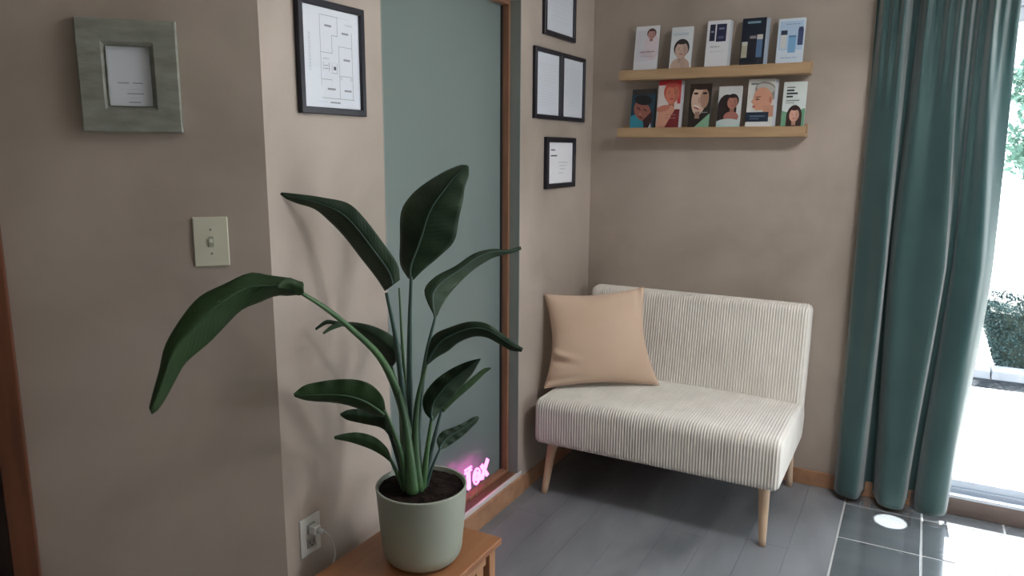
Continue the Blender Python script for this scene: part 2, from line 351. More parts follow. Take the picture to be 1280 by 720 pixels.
# ------------------------------------------------------------------ wall pictures
def picture(name, label, loc, rz, w_, h_, border, depth, fm, pm, prints, group=None, lip=0, cat='picture frame', back=0.0008):
    "loc = middle of the back; local x right, z up, -y into the room"
    t = empty(name, loc, rz); tag(t, label, cat, group)
    W, Hh = w_ / 2, h_ / 2
    b = MB(); iw, ih = W - border, Hh - border
    def ring(o, i, yo, yi):
        O = [(-o[0], yo, -o[1]), (o[0], yo, -o[1]), (o[0], yo, o[1]), (-o[0], yo, o[1])]
        I = [(-i[0], yi, -i[1]), (i[0], yi, -i[1]), (i[0], yi, i[1]), (-i[0], yi, i[1])]
        for k in range(4): b.quad([O[k], O[(k + 1) % 4], I[(k + 1) % 4], I[k]])
    e = min(.002, border * .2)
    ring((W, Hh), (W, Hh), -back, -depth + e); ring((W, Hh), (W - e, Hh - e), -depth + e, -depth)
    ring((W - e, Hh - e), (iw + e + lip, ih + e + lip), -depth, -depth)
    if lip: ring((iw + e + lip, ih + e + lip), (iw + e, ih + e), -depth, -depth + .006)
    ring((iw + e, ih + e), (iw, ih), -depth + (.006 if lip else 0), -depth + e + (.006 if lip else 0)); ring((iw, ih), (iw, ih), -depth + e, -back); ring((iw, ih), (W, Hh), -back, -back)
    b.build('frame', fm, t, weld=True)
    py = -depth * .45
    p = MB(); p.box((-iw, py, -ih), (iw, -back - .0005, ih)); p.build('paper', pm, t)
    if prints:
        q = MB(); q.keep = True
        for (u0, v0, u1, v1, mi) in prints:
            x0, x1 = -iw + u0 * 2 * iw, -iw + u1 * 2 * iw; z0, z1 = -ih + v0 * 2 * ih, -ih + v1 * 2 * ih
            q.quad([(x0, py - .0006, z0), (x1, py - .0006, z0), (x1, py - .0006, z1), (x0, py - .0006, z1)], mi)
        q.build('printing', [INK, INKD, INKL], t)
    g = MB(); g.box((-iw, py - .003, -ih), (iw, py - .0015, ih)); g.build('glazing', MUSEUM, t)
    return t
def text_lines(rows, u0, u1, v0, v1, mi, seed, word=.07):
    r = random.Random(seed); out = []
    for i in range(rows):
        v = v1 - (v1 - v0) * i / max(1, rows - 1); u = u0; end = u1 - (r.random() * .25 * (u1 - u0) if i % 4 == 3 else 0)
        while u < end:
            wd = word * (.4 + r.random()); out.append((u, v, min(u + wd, end), v + .008, mi)); u += wd + .02
    return out
# floor plan: rooms drawn in thin lines, small room captions, a sideways title on the left
def ln(u0, v0, u1, v1, mi=0, t=.006):
    return (min(u0, u1) - t * .5, min(v0, v1) - t * .4, max(u0, u1) + t * .5, max(v0, v1) + t * .4, mi)
plan = [ln(.30, .93, .62, .93), ln(.30, .93, .30, .56), ln(.30, .56, .50, .56), ln(.50, .56, .50, .74), ln(.50, .74, .60, .74), ln(.60, .74, .60, .93), ln(.62, .93, .82, .93, 2),
        ln(.62, .64, .86, .64), ln(.62, .64, .62, .32), ln(.86, .80, .86, .10), ln(.30, .56, .30, .22), ln(.30, .29, .48, .29), ln(.48, .29, .48, .24, 2), ln(.30, .10, .88, .10), ln(.62, .30, .62, .10), ln(.66, .34, .82, .34),
        ln(.62, .30, .66, .34, 2, .01), ln(.82, .34, .86, .30, 2, .01), ln(.34, .50, .44, .50), ln(.46, .46, .56, .46, 2), ln(.34, .38, .34, .46), ln(.44, .38, .44, .46, 1), ln(.36, .40, .42, .40, 1), ln(.36, .43, .42, .43, 1), ln(.48, .36, .58, .36), ln(.58, .36, .58, .46), ln(.49, .38, .49, .44), ln(.53, .40, .55, .42, 1, .02),
        (.38, .82, .50, .84, 0), (.68, .77, .80, .79, 0), (.70, .50, .82, .52, 0), (.40, .185, .54, .205, 0), (.70, .18, .83, .20, 0), (.44, .05, .62, .065, 0), (.24, .055, .40, .062, 2), (.74, .86, .88, .88, 2)]
r_ = random.Random(3); v = .36
while v < .72:
    d = .015 + r_.random() * .02; plan.append((.10, v, .135, v + d, 2)); v += d + .008
picture('framed_floor_plan', 'black framed floor plan drawing beside the sage window pane', (0, -1.855, 1.743), R(90), .262, .296, .018, .016, BLACKF, PAPER, plan)
G = 'black framed documents on the wall by the corner'
picture('framed_certificate', 'uppermost black framed certificate, cut by the top of the photo', (0, -.4025, 2.098), R(90), .315, .232, .020, .016, BLACKF, PAPER, text_lines(6, .2, .8, .25, .75, 2, 1), G)
picture('framed_certificate', 'left one of two touching black framed letters', (0, -.513, 1.780), R(90), .259, .290, .018, .016, BLACKF, PAPER, text_lines(16, .15, .85, .15, .82, 2, 2), G)
picture('framed_certificate', 'right one of two touching black framed letters, nearest the corner', (0, -.2525, 1.780), R(90), .259, .290, .018, .016, BLACKF, PAPER, text_lines(15, .15, .85, .2, .82, 2, 5), G)
picture('framed_certificate', 'lowest black framed certificate under the touching pair, nearly blank white sheet', (0, -.375, 1.448), R(90), .306, .224, .022, .018, BLACKF, PAPERB,
        [(.12, .80, .28, .83, 1), (.12, .66, .36, .69, 1), (.45, .42, .75, .44, 2), (.42, .5, .8, .52, 2), (.48, .34, .7, .36, 2), (.42, .24, .62, .26, 2)], G)
ck = math.sqrt(.5)
def corner_pt(s, z, off=0): return (s * ck + off * ck, -2.105 + s * ck - off * ck, z)
sm = (-.281 - .131) / 2 / ck
picture('framed_print', 'wide weathered grey wooden frame with a small printed sheet above the light switch', corner_pt(sm, 1.666), R(45), .212, .255, .060, .024, GREYWOOD, PAPER,
        [(.2, .385, .46, .40, 0), (.54, .385, .78, .40, 0), (.42, .28, .72, .29, 2), (.40, .205, .78, .22, 0), (.42, .13, .64, .14, 2), (.42, .06, .70, .075, 0)], lip=.008)
# light switch
sw = empty('light_switch', corner_pt((-.128 - .070) / 2 / ck, 1.2725), R(45)); tag(sw, 'ivory toggle light switch plate on the wall above the arching leaf', 'light switch')
boxes('switch_plate', [((-.041, -.006, -.062), (.041, -.0005, .062))], IVORY, sw, bev=.0022)
b = MB(); b.box((-.006, -.0075, -.013), (.006, -.0055, .013)); b.build('toggle_slot', mat('switch_slot', (.36, .36, .27), .5), sw)
b = MB(); b.box((-.004, -.019, -.002), (.004, -.006, .008), 0, .0012); b.build('toggle', IVORY, sw)
for z in (.030, -.030):
    b = MB(); b.tube([(0, -.0055, z), (0, -.0072, z)], .0028, 10); b.build('screw', mat('screw_grey', (.25, .25, .2), .4), sw)
# outlet and plug
ou = empty('wall_outlet', (0, -2.016, .4135), R(90)); tag(ou, 'white duplex wall outlet beside the wooden side table', 'outlet')
boxes('outlet_plate', [((-.039, -.006, -.058), (.039, -.0005, .058))], WHITEP, ou, bev=.002)
for z in (.0215, -.0215):
    b = MB(); b.box((-.017, -.008, z - .0145), (.017, -.0055, z + .0145), 0, .0015); f_ = b.build('socket', SLOTG, ou)
    boxes('slot', [((-.008, -.0085, z - .003), (-.006, -.0078, z + .007)), ((.006, -.0085, z - .003), (.008, -.0078, z + .007)), ((-.002, -.0085, z - .011), (.002, -.0078, z - .007))], SLOT, f_)
pl = empty('power_plug', (0.0085, -2.016, .4350), R(90)); tag(pl, 'white plug in the upper socket with a thin white cord', 'plug')
b = MB(); b.box((-.012, -.026, -.012), (.012, -.0005, .012), 0, .003); b.tube([(0, -.024, 0), (.003, -.042, -.001)], [.009, .006], 12); b.build('plug_body', WHITEP, pl)
cpts = smoothline([(.003, -.042, -.001), (.010, -.055, -.010), (.020, -.060, -.040), (.026, -.062, -.075), (.016, -.060, -.11), (.004, -.055, -.15), (.000, -.045, -.25), (-.03, -.035, -.38), (-.12, -.03, -.4285)], 60)
b = MB(); b.tube(cpts, .0028, 8); b.build('cord', WHITEP, pl)

# ------------------------------------------------------------------ ledges and brochures
def ledge(label, zf0, zf1):
    t = empty('picture_ledge', (.168, 0, zf0)); tag(t, label, 'shelf', 'wooden picture ledges')
    L_ = .833; hh = zf1 - zf0
    boxes('shelf_board', [((0, -.078, 0), (L_, -.0005, .014))], LEDGE, t, bev=.001)
    boxes('front_lip', [((-.0005, -.090, 0), (L_ + .0005, -.078, hh))], LEDGE, t, bev=.0015)
    boxes('back_rail', [((0, -.012, .014), (L_, -.0005, hh + .012))], LEDGE, t, bev=.001)
ledge('upper pine picture ledge holding five white and blue brochures', 1.824, 1.868)
ledge('lower pine picture ledge holding six portrait brochures', 1.565, 1.609)

cm = {}
def C(r, g, b):
    key = (r, g, b)
    if key not in cm: cm[key] = mat('print_%d_%d_%d' % (r, g, b), tuple(((x / 255) / 1) ** 2.2 for x in key), .35)
    return cm[key]
def ell(cx, cy, rx, ry, n=20, rot=0, a0=0, a1=360):
    out = []
    for k in range(n):
        a = R(a0 + (a1 - a0) * k / (n if a1 - a0 == 360 else n - 1)); x, y = rx * math.cos(a), ry * math.sin(a)
        out.append((cx + x * math.cos(rot) - y * math.sin(rot), cy + x * math.sin(rot) + y * math.cos(rot)))
    return out
def rc(u0, v0, u1, v1): return [(u0, v0), (u1, v0), (u1, v1), (u0, v1)]
def clip(poly):
    "clip a polygon to the unit square"
    for ax, lim, sg in ((0, 0, 1), (0, 1, -1), (1, 0, 1), (1, 1, -1)):
        out = []
        for i in range(len(poly)):
            a, b = poly[i - 1], poly[i]; da, db = (a[ax] - lim) * sg, (b[ax] - lim) * sg
            if (da >= 0) != (db >= 0):
                t = da / (da - db); out.append((a[0] + (b[0] - a[0]) * t, a[1] + (b[1] - a[1]) * t))
            if db >= 0: out.append(b)
        poly = out
        if not poly: return poly
    return poly
def brochure(label, x0, x1, ztop, zb, base, art, thick=.012, extra=0, side=(200, 205, 210), rz=0):
    wd = x1 - x0; hgt = (ztop - zb)
    t = empty('brochure_stack', ((x0 + x1) / 2, -.070, zb + .0005), rz); tag(t, label, 'brochure', 'brochures on the picture ledges')
    lean = math.atan2(.036, hgt)
    t.rotation_euler = (-lean, 0, rz)
    hh = hgt / math.cos(lean)
    b = MB(); n = 5
    for k in range(n):
        j = (random.random() - .5) * .003 + (extra * k / n)
        y0 = .0006 + thick * k / n
        b.box((-wd / 2 + j, y0, 0), (wd / 2 + j, y0 + thick / n - .0005, hh - random.random() * .003))
    b.build('pages', C(*side), t)
    c = MB(); c.keep = True; mats = []; idx = {}
    def mi(col):
        if col not in idx: idx[col] = len(mats); mats.append(C(*col))
        return idx[col]
    c.box((-wd / 2, 0, 0), (wd / 2, .0005, hh), mi(base))
    y = -.00025
    for poly, col in art:
        q = clip([(u_, .13 + .87 * v_ if v_ > .001 else 0) for u_, v_ in poly])   # the ledge lip hides the foot of each cover
        if len(q) < 3: continue
        c.poly(q, y, mi(col), -wd / 2, 0, wd, hh); y -= .00012
    c.build('cover', mats, t)
    return t
def face(cx, cy, r, skin, hair, asp=1.3, lips=(150, 80, 80), dark=None, rot=0, k=1.0):
    "printed portrait: hair mass, neck, face, brows, eyes, nose, mouth (unit square, x compressed)"
    rx, ry = r, r * asp * .52
    dark = dark or tuple(int(x * .62) for x in skin)
    A = [(ell(cx, cy + ry * .28, rx * 1.22, ry * 1.12, 24), hair), (rc(cx - rx * .42, cy - ry * 1.5, cx + rx * .42, cy - ry * .5), tuple(int(x * .85) for x in skin)), (ell(cx, cy, rx, ry, 24), skin),
         ([(cx + rx * .15, cy + ry * .9), (cx + rx * .9, cy + ry * .4), (cx + rx * .85, cy - ry * .5), (cx + rx * .3, cy - ry * .95), (cx + rx * .35, cy)], tuple(int(x * .90) for x in skin)), (ell(cx, cy + ry * 1.02, rx * .86, ry * .30, 18), hair)]
    for s in (-1, 1):
        A.append((ell(cx + s * rx * .42, cy + ry * .30, rx * .24, ry * .03, 8), tuple(int(x * .8) for x in skin))); A.append((ell(cx + s * rx * .42, cy + ry * .13, rx * .15, ry * .05, 8), dark))
    A += [([(cx - rx * .04, cy + ry * .1), (cx + rx * .14, cy - ry * .22), (cx - rx * .12, cy - ry * .22)], tuple(int(x * .88) for x in skin)), (ell(cx, cy - ry * .48, rx * .30, ry * .07, 12), lips)]
    return A
def words(u0, u1, v, col, h=.014, n=3, seed=1):
    r = random.Random(seed); out = []; u = u0
    while u < u1:
        w_ = (u1 - u0) / n * (.6 + r.random() * .5); out.append((rc(u, v, min(u + w_, u1), v + h), col)); u += w_ + .03
    return out
zU, zL = 1.8385, 1.5795
white = (226, 226, 230)
brochure('white brochure with a small pink blouse portrait, leftmost on the upper ledge', .227, .338, 2.066, zU, white,
         [(rc(.05, .2, .6, .9), (218, 216, 224)), (ell(.72, .52, .34, .30, 20), (222, 208, 214)), (ell(.5, .38, .28, .07, 16), (214, 202, 208))] + face(.68, .80, .16, (196, 150, 142), (92, 60, 62), 1.2) + words(.25, .85, .40, (150, 120, 140), .02, 3, 2) + words(.3, .8, .30, (170, 160, 175), .012, 4, 3), .012)
brochure('white brochure with a black haired portrait, second on the upper ledge', .397, .494, 2.051, zU, (222, 226, 228),
         [(rc(.08, .80, .8, .86), (196, 208, 216)), (ell(.5, .05, .46, .22, 20), (196, 168, 152))] + face(.52, .44, .30, (202, 172, 156), (48, 42, 44), 1.25) + [(ell(.62, .14, .12, .16, 12), (188, 160, 146))], .010)
brochure('white brochure with two dark blue product boxes, middle of the upper ledge', .557, .655, 2.067, zU, white,
         [(rc(.12, .56, .36, .92), (38, 42, 66)), (rc(.42, .54, .86, .92), (40, 42, 72)), (rc(.18, .74, .30, .78), (150, 150, 170)), (rc(.52, .80, .76, .84), (130, 130, 160)), (rc(.52, .60, .76, .66), (84, 86, 120))] + words(.2, .6, .42, (150, 152, 160), .02, 2, 4) + words(.2, .78, .32, (190, 192, 198), .012, 4, 5), .018, .012)
brochure('dark navy brochure with lit product bottles, fourth on the upper ledge', .708, .808, 2.066, zU, (18, 30, 48),
         [(rc(.22, .885, .76, .93), (120, 150, 165)), (rc(.04, .16, .28, .50), (178, 172, 150)), (rc(.04, .42, .28, .50), (196, 196, 186)), (rc(.34, .14, .62, .56), (24, 26, 40)), (rc(.36, .56, .62, .62), (130, 124, 130)), (rc(.66, .16, .90, .54), (86, 116, 150)), (rc(.66, .54, .90, .64), (196, 190, 186)), (rc(.0, .0, 1, .12), (14, 22, 36))], .022, .016, (170, 182, 196))
brochure('pale blue brochure with bottles and a blue tub, rightmost on the upper ledge', .858, .965, 2.053, zU, (206, 218, 230),
         [(rc(.06, .30, .94, .94), (176, 200, 224)), (rc(.12, .34, .34, .66), (206, 208, 206)), (rc(.12, .64, .36, .74), (48, 58, 80)), (rc(.42, .24, .70, .62), (116, 164, 204)), (rc(.42, .58, .70, .62), (84, 124, 164)), (rc(.76, .40, .96, .76), (60, 74, 112)), (rc(.78, .70, .94, .80), (50, 62, 96))] + words(.3, .8, .86, (140, 164, 190), .02, 2, 7) + words(.18, .8, .12, (150, 176, 200), .02, 3, 8), .012)
brochure('dark brochure with a man in a turquoise collar, leftmost on the lower ledge', .219, .330, 1.786, zL, (34, 66, 82),
         [(rc(0, .86, 1, 1), (50, 46, 44)), (ell(.35, .08, .62, .28, 20), (52, 140, 160)), (ell(.5, .44, .40, .24, 24, -.35), (146, 92, 80)), ([(.95, .45), (.95, .0), (.7, .0), (.55, .2)], (64, 40, 44)), (ell(.50, .72, .38, .13, 20, -.08), (24, 22, 28)), (ell(.34, .50, .1, .018, 8, -.4), (60, 34, 36)), (ell(.62, .46, .1, .018, 8, -.3), (60, 34, 36)), (ell(.42, .36, .06, .04, 8), (170, 112, 98)), (ell(.46, .28, .13, .025, 8, -.3), (110, 56, 56)), ([(.72, .0), (.98, .0), (.9, .14)], (190, 200, 206))], .010, 0, (60, 80, 90))
brochure('red topped brochure with a smiling woman raising an arm, second on the lower ledge', .345, .452, 1.820, zL, (214, 204, 200),
         [(rc(0, .90, 1, 1), (206, 58, 66)), (rc(.86, .5, 1, .92), (190, 70, 72)), (rc(.15, .0, 1, .38), (120, 40, 48))] + face(.62, .70, .30, (206, 126, 104), (196, 84, 76), 1.3, (170, 50, 60)) + [([(0, 0), (.24, 0), (.8, .38), (.66, .46), (.1, .42)], (206, 150, 126)), (ell(.28, .40, .30, .07, 14, .1), (190, 120, 100))] + words(.4, .86, .25, (178, 120, 112), .018, 3, 9) + words(.4, .86, .18, (178, 120, 112), .018, 3, 10), .018, .012, (196, 196, 200))
brochure('brochure with close-up smiling woman above a mint triangle, third on the lower ledge', .494, .590, 1.800, zL, (44, 38, 34),
         [(ell(.42, .62, .34, .34, 24, -.15), (206, 176, 156)), (ell(.70, .66, .20, .22, 20), (170, 132, 112)), (ell(.50, .96, .5, .10, 16), (60, 46, 40)), (ell(.28, .78, .12, .028, 8), (46, 34, 32)), (ell(.70, .78, .12, .028, 8), (46, 34, 32)), (ell(.46, .62, .07, .08, 8), (184, 150, 130)), (ell(.36, .46, .17, .045, 10, -.2), (226, 214, 206)), (ell(.36, .44, .16, .02, 10, -.2), (150, 84, 80)), (rc(.30, .2, .52, .36), (156, 124, 108)), ([(0, 0), (.95, 0), (.95, .30)], (138, 182, 150)), ([(.95, .0), (1, .0), (1, .32), (.95, .30)], (138, 182, 150)), (rc(.5, .33, .9, .35), (150, 150, 146))], .010, 0, (90, 90, 86))
brochure('white brochure of a long haired woman in pale top, fourth on lower ledge', .623, .724, 1.785, zL, (208, 212, 210),
         [(ell(.40, .44, .42, .36, 20, -.25), (44, 34, 34)), (rc(0, .16, .34, .52), (44, 34, 34)), (ell(.6, .25, .32, .14, 20), (170, 112, 100))] + face(.62, .60, .22, (176, 120, 104), (46, 36, 36), 1.35, (140, 70, 70)) + [(rc(0, 0, 1, .14), (170, 206, 200)), (ell(.5, .12, .5, .09, 16), (196, 210, 208))], .010)
brochure('brochure with fair haired profile above a navy band, fifth on lower ledge', .749, .861, 1.811, zL, (214, 214, 208),
         [(rc(.1, .88, .44, .92), (120, 130, 126)), (ell(.68, .74, .42, .20, 24, -.15), (150, 142, 134)), (ell(.66, .80, .34, .10, 18, -.1), (190, 188, 180)), (ell(.58, .58, .36, .24, 24, -.1), (206, 150, 124)), ([(.25, .60), (.14, .52), (.24, .47), (.22, .40), (.36, .34), (.7, .34), (.7, .7), (.3, .72)], (206, 150, 124)), (rc(.62, .2, 1, .44), (196, 142, 118)), (ell(.40, .62, .12, .015, 8, .05), (140, 96, 80)), (ell(.38, .57, .08, .018, 8), (110, 72, 64)), (ell(.27, .42, .07, .018, 8), (168, 92, 88)), (ell(.86, .56, .05, .07, 10), (180, 120, 100)), (rc(0, .10, .84, .30), (34, 46, 64)), (rc(.14, .20, .7, .23), (96, 110, 130)), (rc(.14, .15, .5, .17), (96, 110, 130)), (rc(0, 0, .9, .08), (226, 226, 224))], .016, .012)
brochure('white and green brochure with dark headings, rightmost on the lower ledge', .897, .990, 1.794, zL, (214, 222, 218),
         [(rc(0, 0, 1, .40), (110, 160, 128)), (ell(.4, .42, .5, .10, 16), (214, 222, 218))] + [(rc(.14, .86, .5, .89), (120, 130, 128)), (rc(.14, .79, .46, .83), (50, 60, 62)), (rc(.14, .72, .62, .76), (50, 60, 62)), (rc(.14, .65, .42, .69), (50, 60, 62)), (rc(.14, .57, .72, .595), (130, 140, 138)), (rc(.14, .52, .5, .54), (150, 160, 158)), (ell(.55, .22, .34, .26, 22), (64, 44, 42)), (rc(.22, .0, .88, .14), (64, 44, 42))] + face(.55, .25, .21, (214, 164, 144), (66, 46, 44), 1.35, (170, 80, 84)), .010)

# ------------------------------------------------------------------ loveseat
def round_poly(pts, rad, n=7):
    out = []; N = len(pts)
    for i in range(N):
        p = Vector(pts[i]); a = (Vector(pts[i - 1]) - p); b = (Vector(pts[(i + 1) % N]) - p)
        r = min(rad[i], a.length * .48, b.length * .48)
        A = p + a.normalized() * r; B = p + b.normalized() * r
        for k in range(n):
            t = k / (n - 1); out.append(A * (1 - t) ** 2 + p * 2 * t * (1 - t) + B * t * t)
    res = []
    for i in range(len(out)):
        a, b = out[i], out[(i + 1) % len(out)]; d = (b - a).length; m = max(1, int(d / .035))
        if d < 1e-4: continue
        for k in range(m): res.append(a.lerp(b, k / m))
    return res
def sweep(name, prof, x0, x1, r, parent, crown=0, pitch=.0118, amp=.0026):
    N = len(prof); nor = []
    area = sum(prof[i - 1].x * prof[i].y - prof[i].x * prof[i - 1].y for i in range(N))
    for i in range(N):
        t = (prof[(i + 1) % N] - prof[i - 1]).normalized(); nn = Vector((t.y, -t.x)) * (1 if area > 0 else -1); nor.append(nn)
    bm = bmesh.new(); rings = []
    ns = int((x1 - x0) / pitch) * 6
    for j in range(ns + 1):
        x = x0 + (x1 - x0) * j / ns; e = min(x - x0, x1 - x)
        ins = r * (1 - math.sqrt(max(0, 1 - (max(0, r - e) / r) ** 2)))
        rib = amp * (abs(math.sin(PI * (x - x0) / pitch)) * 2 - 1)
        u = (x - x0) / (x1 - x0)
        rings.append([bm.verts.new((x, p.x + nor[i].x * (rib - ins), p.y + nor[i].y * (rib - ins) + (crown * math.sin(PI * u) * max(0, nor[i].y) if crown else 0))) for i, p in enumerate(prof)])
    for a, b in zip(rings, rings[1:]):
        for k in range(N): bm.faces.new([a[k], a[(k + 1) % N], b[(k + 1) % N], b[k]]).smooth = True
    bm.faces.new(rings[0][::-1]); bm.faces.new(rings[-1])
    bmesh.ops.recalc_face_normals(bm, faces=bm.faces[:])
    me = bpy.data.meshes.new(name); bm.to_mesh(me); bm.free(); me.materials.append(CORD)
    o = bpy.data.objects.new(name, me); COL.objects.link(o); o.parent = parent; return o
so = empty('loveseat', (.575, -.38, 0)); tag(so, 'cream corduroy armless loveseat on tapered wooden legs under the ledges', 'sofa')
X0, X1 = -.512, .512
def yz(L): return [(a + .38, b) for a, b in L]
seat = round_poly(yz([(-.722, .246), (-.10, .246), (-.055, .35), (-.10, .428), (-.40, .446), (-.722, .446)]), [.03, .03, .03, .02, .1, .05])
sweep('seat', seat, X0, X1, .028, so, crown=.010)
back = round_poly(yz([(-.195, .405), (-.085, .325), (-.022, .60), (-.016, .848), (-.118, .848)]), [.03, .05, .08, .035, .035])
sweep('backrest', back, X0 + .003, X1 - .003, .028, so)
def leg(x, y, dx, dy, top=.262):
    b = MB(); n = 8
    b.tube([(x + dx * (1 - k / n), y + dy * (1 - k / n), top * (k / n) if False else top * k / n) for k in range(n + 1)], [.0135 + .010 * k / n for k in range(n + 1)], 20)
    b.build('leg', BEECH, so)
leg(-.455 + .005, -.26, -.030, -.032); leg(.448, -.26, .012, -.032); leg(-.445, .27, -.028, .045, .30); leg(.455, .27, .014, .045, .30)

# cushion
cu_c = [Vector((.008, -.515, .866)), Vector((.398, -.300, .902)), Vector((.487, -.300, .4565)), Vector((.052, -.597, .4565))]   # TL TR BR BL
def cushion():
    t = empty('cushion', (.25, -.42, .45)); tag(t, 'plain tan square cushion leaning in the corner of the loveseat', 'cushion')
    off = Vector((.25, -.42, .45)); n = 56; bm = bmesh.new()
    nor = (cu_c[1] - cu_c[0]).cross(cu_c[3] - cu_c[0]).normalized()
    if nor.y > 0: nor = -nor
    def pt(u, v, s):
        a, b = 2 * u - 1, 2 * v - 1
        uu = .5 + a * .5 * (1 - .15 * (1 - abs(b) ** 1.8) * abs(a) ** 2); vv = .5 + b * .5 * (1 - .10 * (1 - abs(a) ** 1.8) * abs(b) ** 2)
        p = cu_c[0].lerp(cu_c[1], uu).lerp(cu_c[3].lerp(cu_c[2], uu), vv)
        th = .068 * (max(0, 1 - abs(a) ** 2.4) * max(0, 1 - abs(b) ** 2.4)) ** .52
        wr = .0
        # folds running in from the left edge and the lower left corner
        wr += .018 * math.exp(-((v - .62 - .25 * u) / .035) ** 2) * max(0, 1 - u / .35) * min(1, u / .04)
        wr -= .020 * math.exp(-((v - .70 - .20 * u) / .03) ** 2) * max(0, 1 - u / .3) * min(1, u / .04)
        wr -= .016 * math.exp(-((v - .93 + .1 * u) / .03) ** 2) * max(0, 1 - u / .4)
        wr -= .014 * math.exp(-((u - .93) / .03) ** 2) * max(0, 1 - v / .3)
        return p + nor * (s * th + wr * (s > 0)) - off
    F = [[bm.verts.new(pt(i / n, j / n, 1)) for i in range(n + 1)] for j in range(n + 1)]
    B = [[F[j][i] if i in (0, n) or j in (0, n) else bm.verts.new(pt(i / n, j / n, -1)) for i in range(n + 1)] for j in range(n + 1)]
    for j in range(n):
        for i in range(n):
            bm.faces.new([F[j][i], F[j][i + 1], F[j + 1][i + 1], F[j + 1][i]]).smooth = True
            bm.faces.new([B[j][i], B[j + 1][i], B[j + 1][i + 1], B[j][i + 1]]).smooth = True
    bmesh.ops.recalc_face_normals(bm, faces=bm.faces[:])
    edge = [F[0][i].co.copy() for i in range(n + 1)] + [F[j][n].co.copy() for j in range(1, n + 1)] + [F[n][i].co.copy() for i in range(n - 1, -1, -1)] + [F[j][0].co.copy() for j in range(n - 1, -1, -1)]
    me = bpy.data.meshes.new('cushion_cover'); bm.to_mesh(me); bm.free(); me.materials.append(CUSH)
    o = bpy.data.objects.new('cushion_cover', me); COL.objects.link(o); o.parent = t
    b = MB(); b.tube(edge, .0022, 6, cap=False); b.build('seam', CUSH, t)
cushion()

# ------------------------------------------------------------------ side table
TZ = .35
st = empty('side_table', (.261, -1.885, 0)); tag(st, 'small reddish wooden side table under the potted plant', 'side table')
hx, hy = .175, .223
boxes('table_top', [((-hx, -hy, TZ - .020), (hx, hy, TZ))], TABLEW, st, bev=.003)
for sx_ in (-1, 1):
    for sy_ in (-1, 1):
        cx, cy = sx_ * (hx - .032), sy_ * (hy - .032)
        boxes('leg', [((cx - .017, cy - .017, 0), (cx + .017, cy + .017, TZ - .0205))], TABLEL, st, bev=.002)
for sx_ in (-1, 1):
    x = sx_ * (hx - .032)
    boxes('apron', [((x - .008, -hy + .055, TZ - .068), (x + .008, hy - .055, TZ - .0208))], TABLEL, st, bev=.001)
    for k in range(7):
        y = -hy + .085 + k * (2 * hy - .17) / 6
        boxes('slat', [((x - .005, y - .020, .09), (x + .005, y + .020, TZ - .0685))], TABLEL, st, bev=.001)
    boxes('rail', [((x - .009, -hy + .05, .06), (x + .009, hy - .05, .09))], TABLEL, st, bev=.001)
for sy_ in (-1, 1):
    y = sy_ * (hy - .032)
    boxes('apron', [((-hx + .05, y - .008, TZ - .068), (hx - .05, y + .008, TZ - .0208))], TABLEL, st, bev=.001)

# ------------------------------------------------------------------ plant in pot
PC = (.2905, -1.868)
pp = empty('potted_plant', (PC[0], PC[1], TZ)); tag(pp, 'tall bird of paradise plant in a sage green pot on the side table', 'potted plant')
def loc(v): return Vector(v) - Vector((PC[0], PC[1], TZ))
b = MB(); r0 = .1285; hP = .226
prof = [(.02, 0.0005), (.078, .0005)]
for k in range(1, 9):
    a = k / 8 * PI / 2; prof.append((.078 + .036 * math.sin(a), .0005 + .052 * (1 - math.cos(a))))
prof += [(.1195, .11), (r0 - .001, hP - .006), (r0, hP - .002), (r0 - .0015, hP), (r0 - .006, hP), (r0 - .0075, hP - .003), (r0 - .009, hP - .03), (.02, hP - .03)]
b.lathe(prof, 72); b.build('pot', POT, pp)
b = MB(); n = 40
for j in range(14):
    pass
bm = b.bm; rings = []
rr = random.Random(5)
for j in range(11):
    q = (r0 - .0095) * j / 10
    if j == 0: rings.append([bm.verts.new((0, 0, hP - .006))]); continue
    rings.append([bm.verts.new((q * math.cos(k * 2 * PI / n), q * math.sin(k * 2 * PI / n), hP - .012 + (rr.random() - .5) * .007 + .006 * (1 - j / 10))) for k in range(n)])
for k in range(n): bm.faces.new([rings[0][0], rings[1][k], rings[1][(k + 1) % n]])
for a, c in zip(rings[1:], rings[2:]):
    for k in range(n): bm.faces.new([a[k], c[k], c[(k + 1) % n], a[(k + 1) % n]])
b.build('soil', SOIL, pp, smooth=True)
DP = 2.09
def stem(pts, r0_, r1_, m=STEMG, flat=1.0):
    q = smoothline([loc(P(x, y, d)) for x, y, d in pts], 26)
    b = MB(); b.tube(q, [1.22 * (r0_ + (r1_ - r0_) * (i / 25) ** .9) for i in range(26)], 10, flat=flat)
    return b.build('stalk', m, pp)
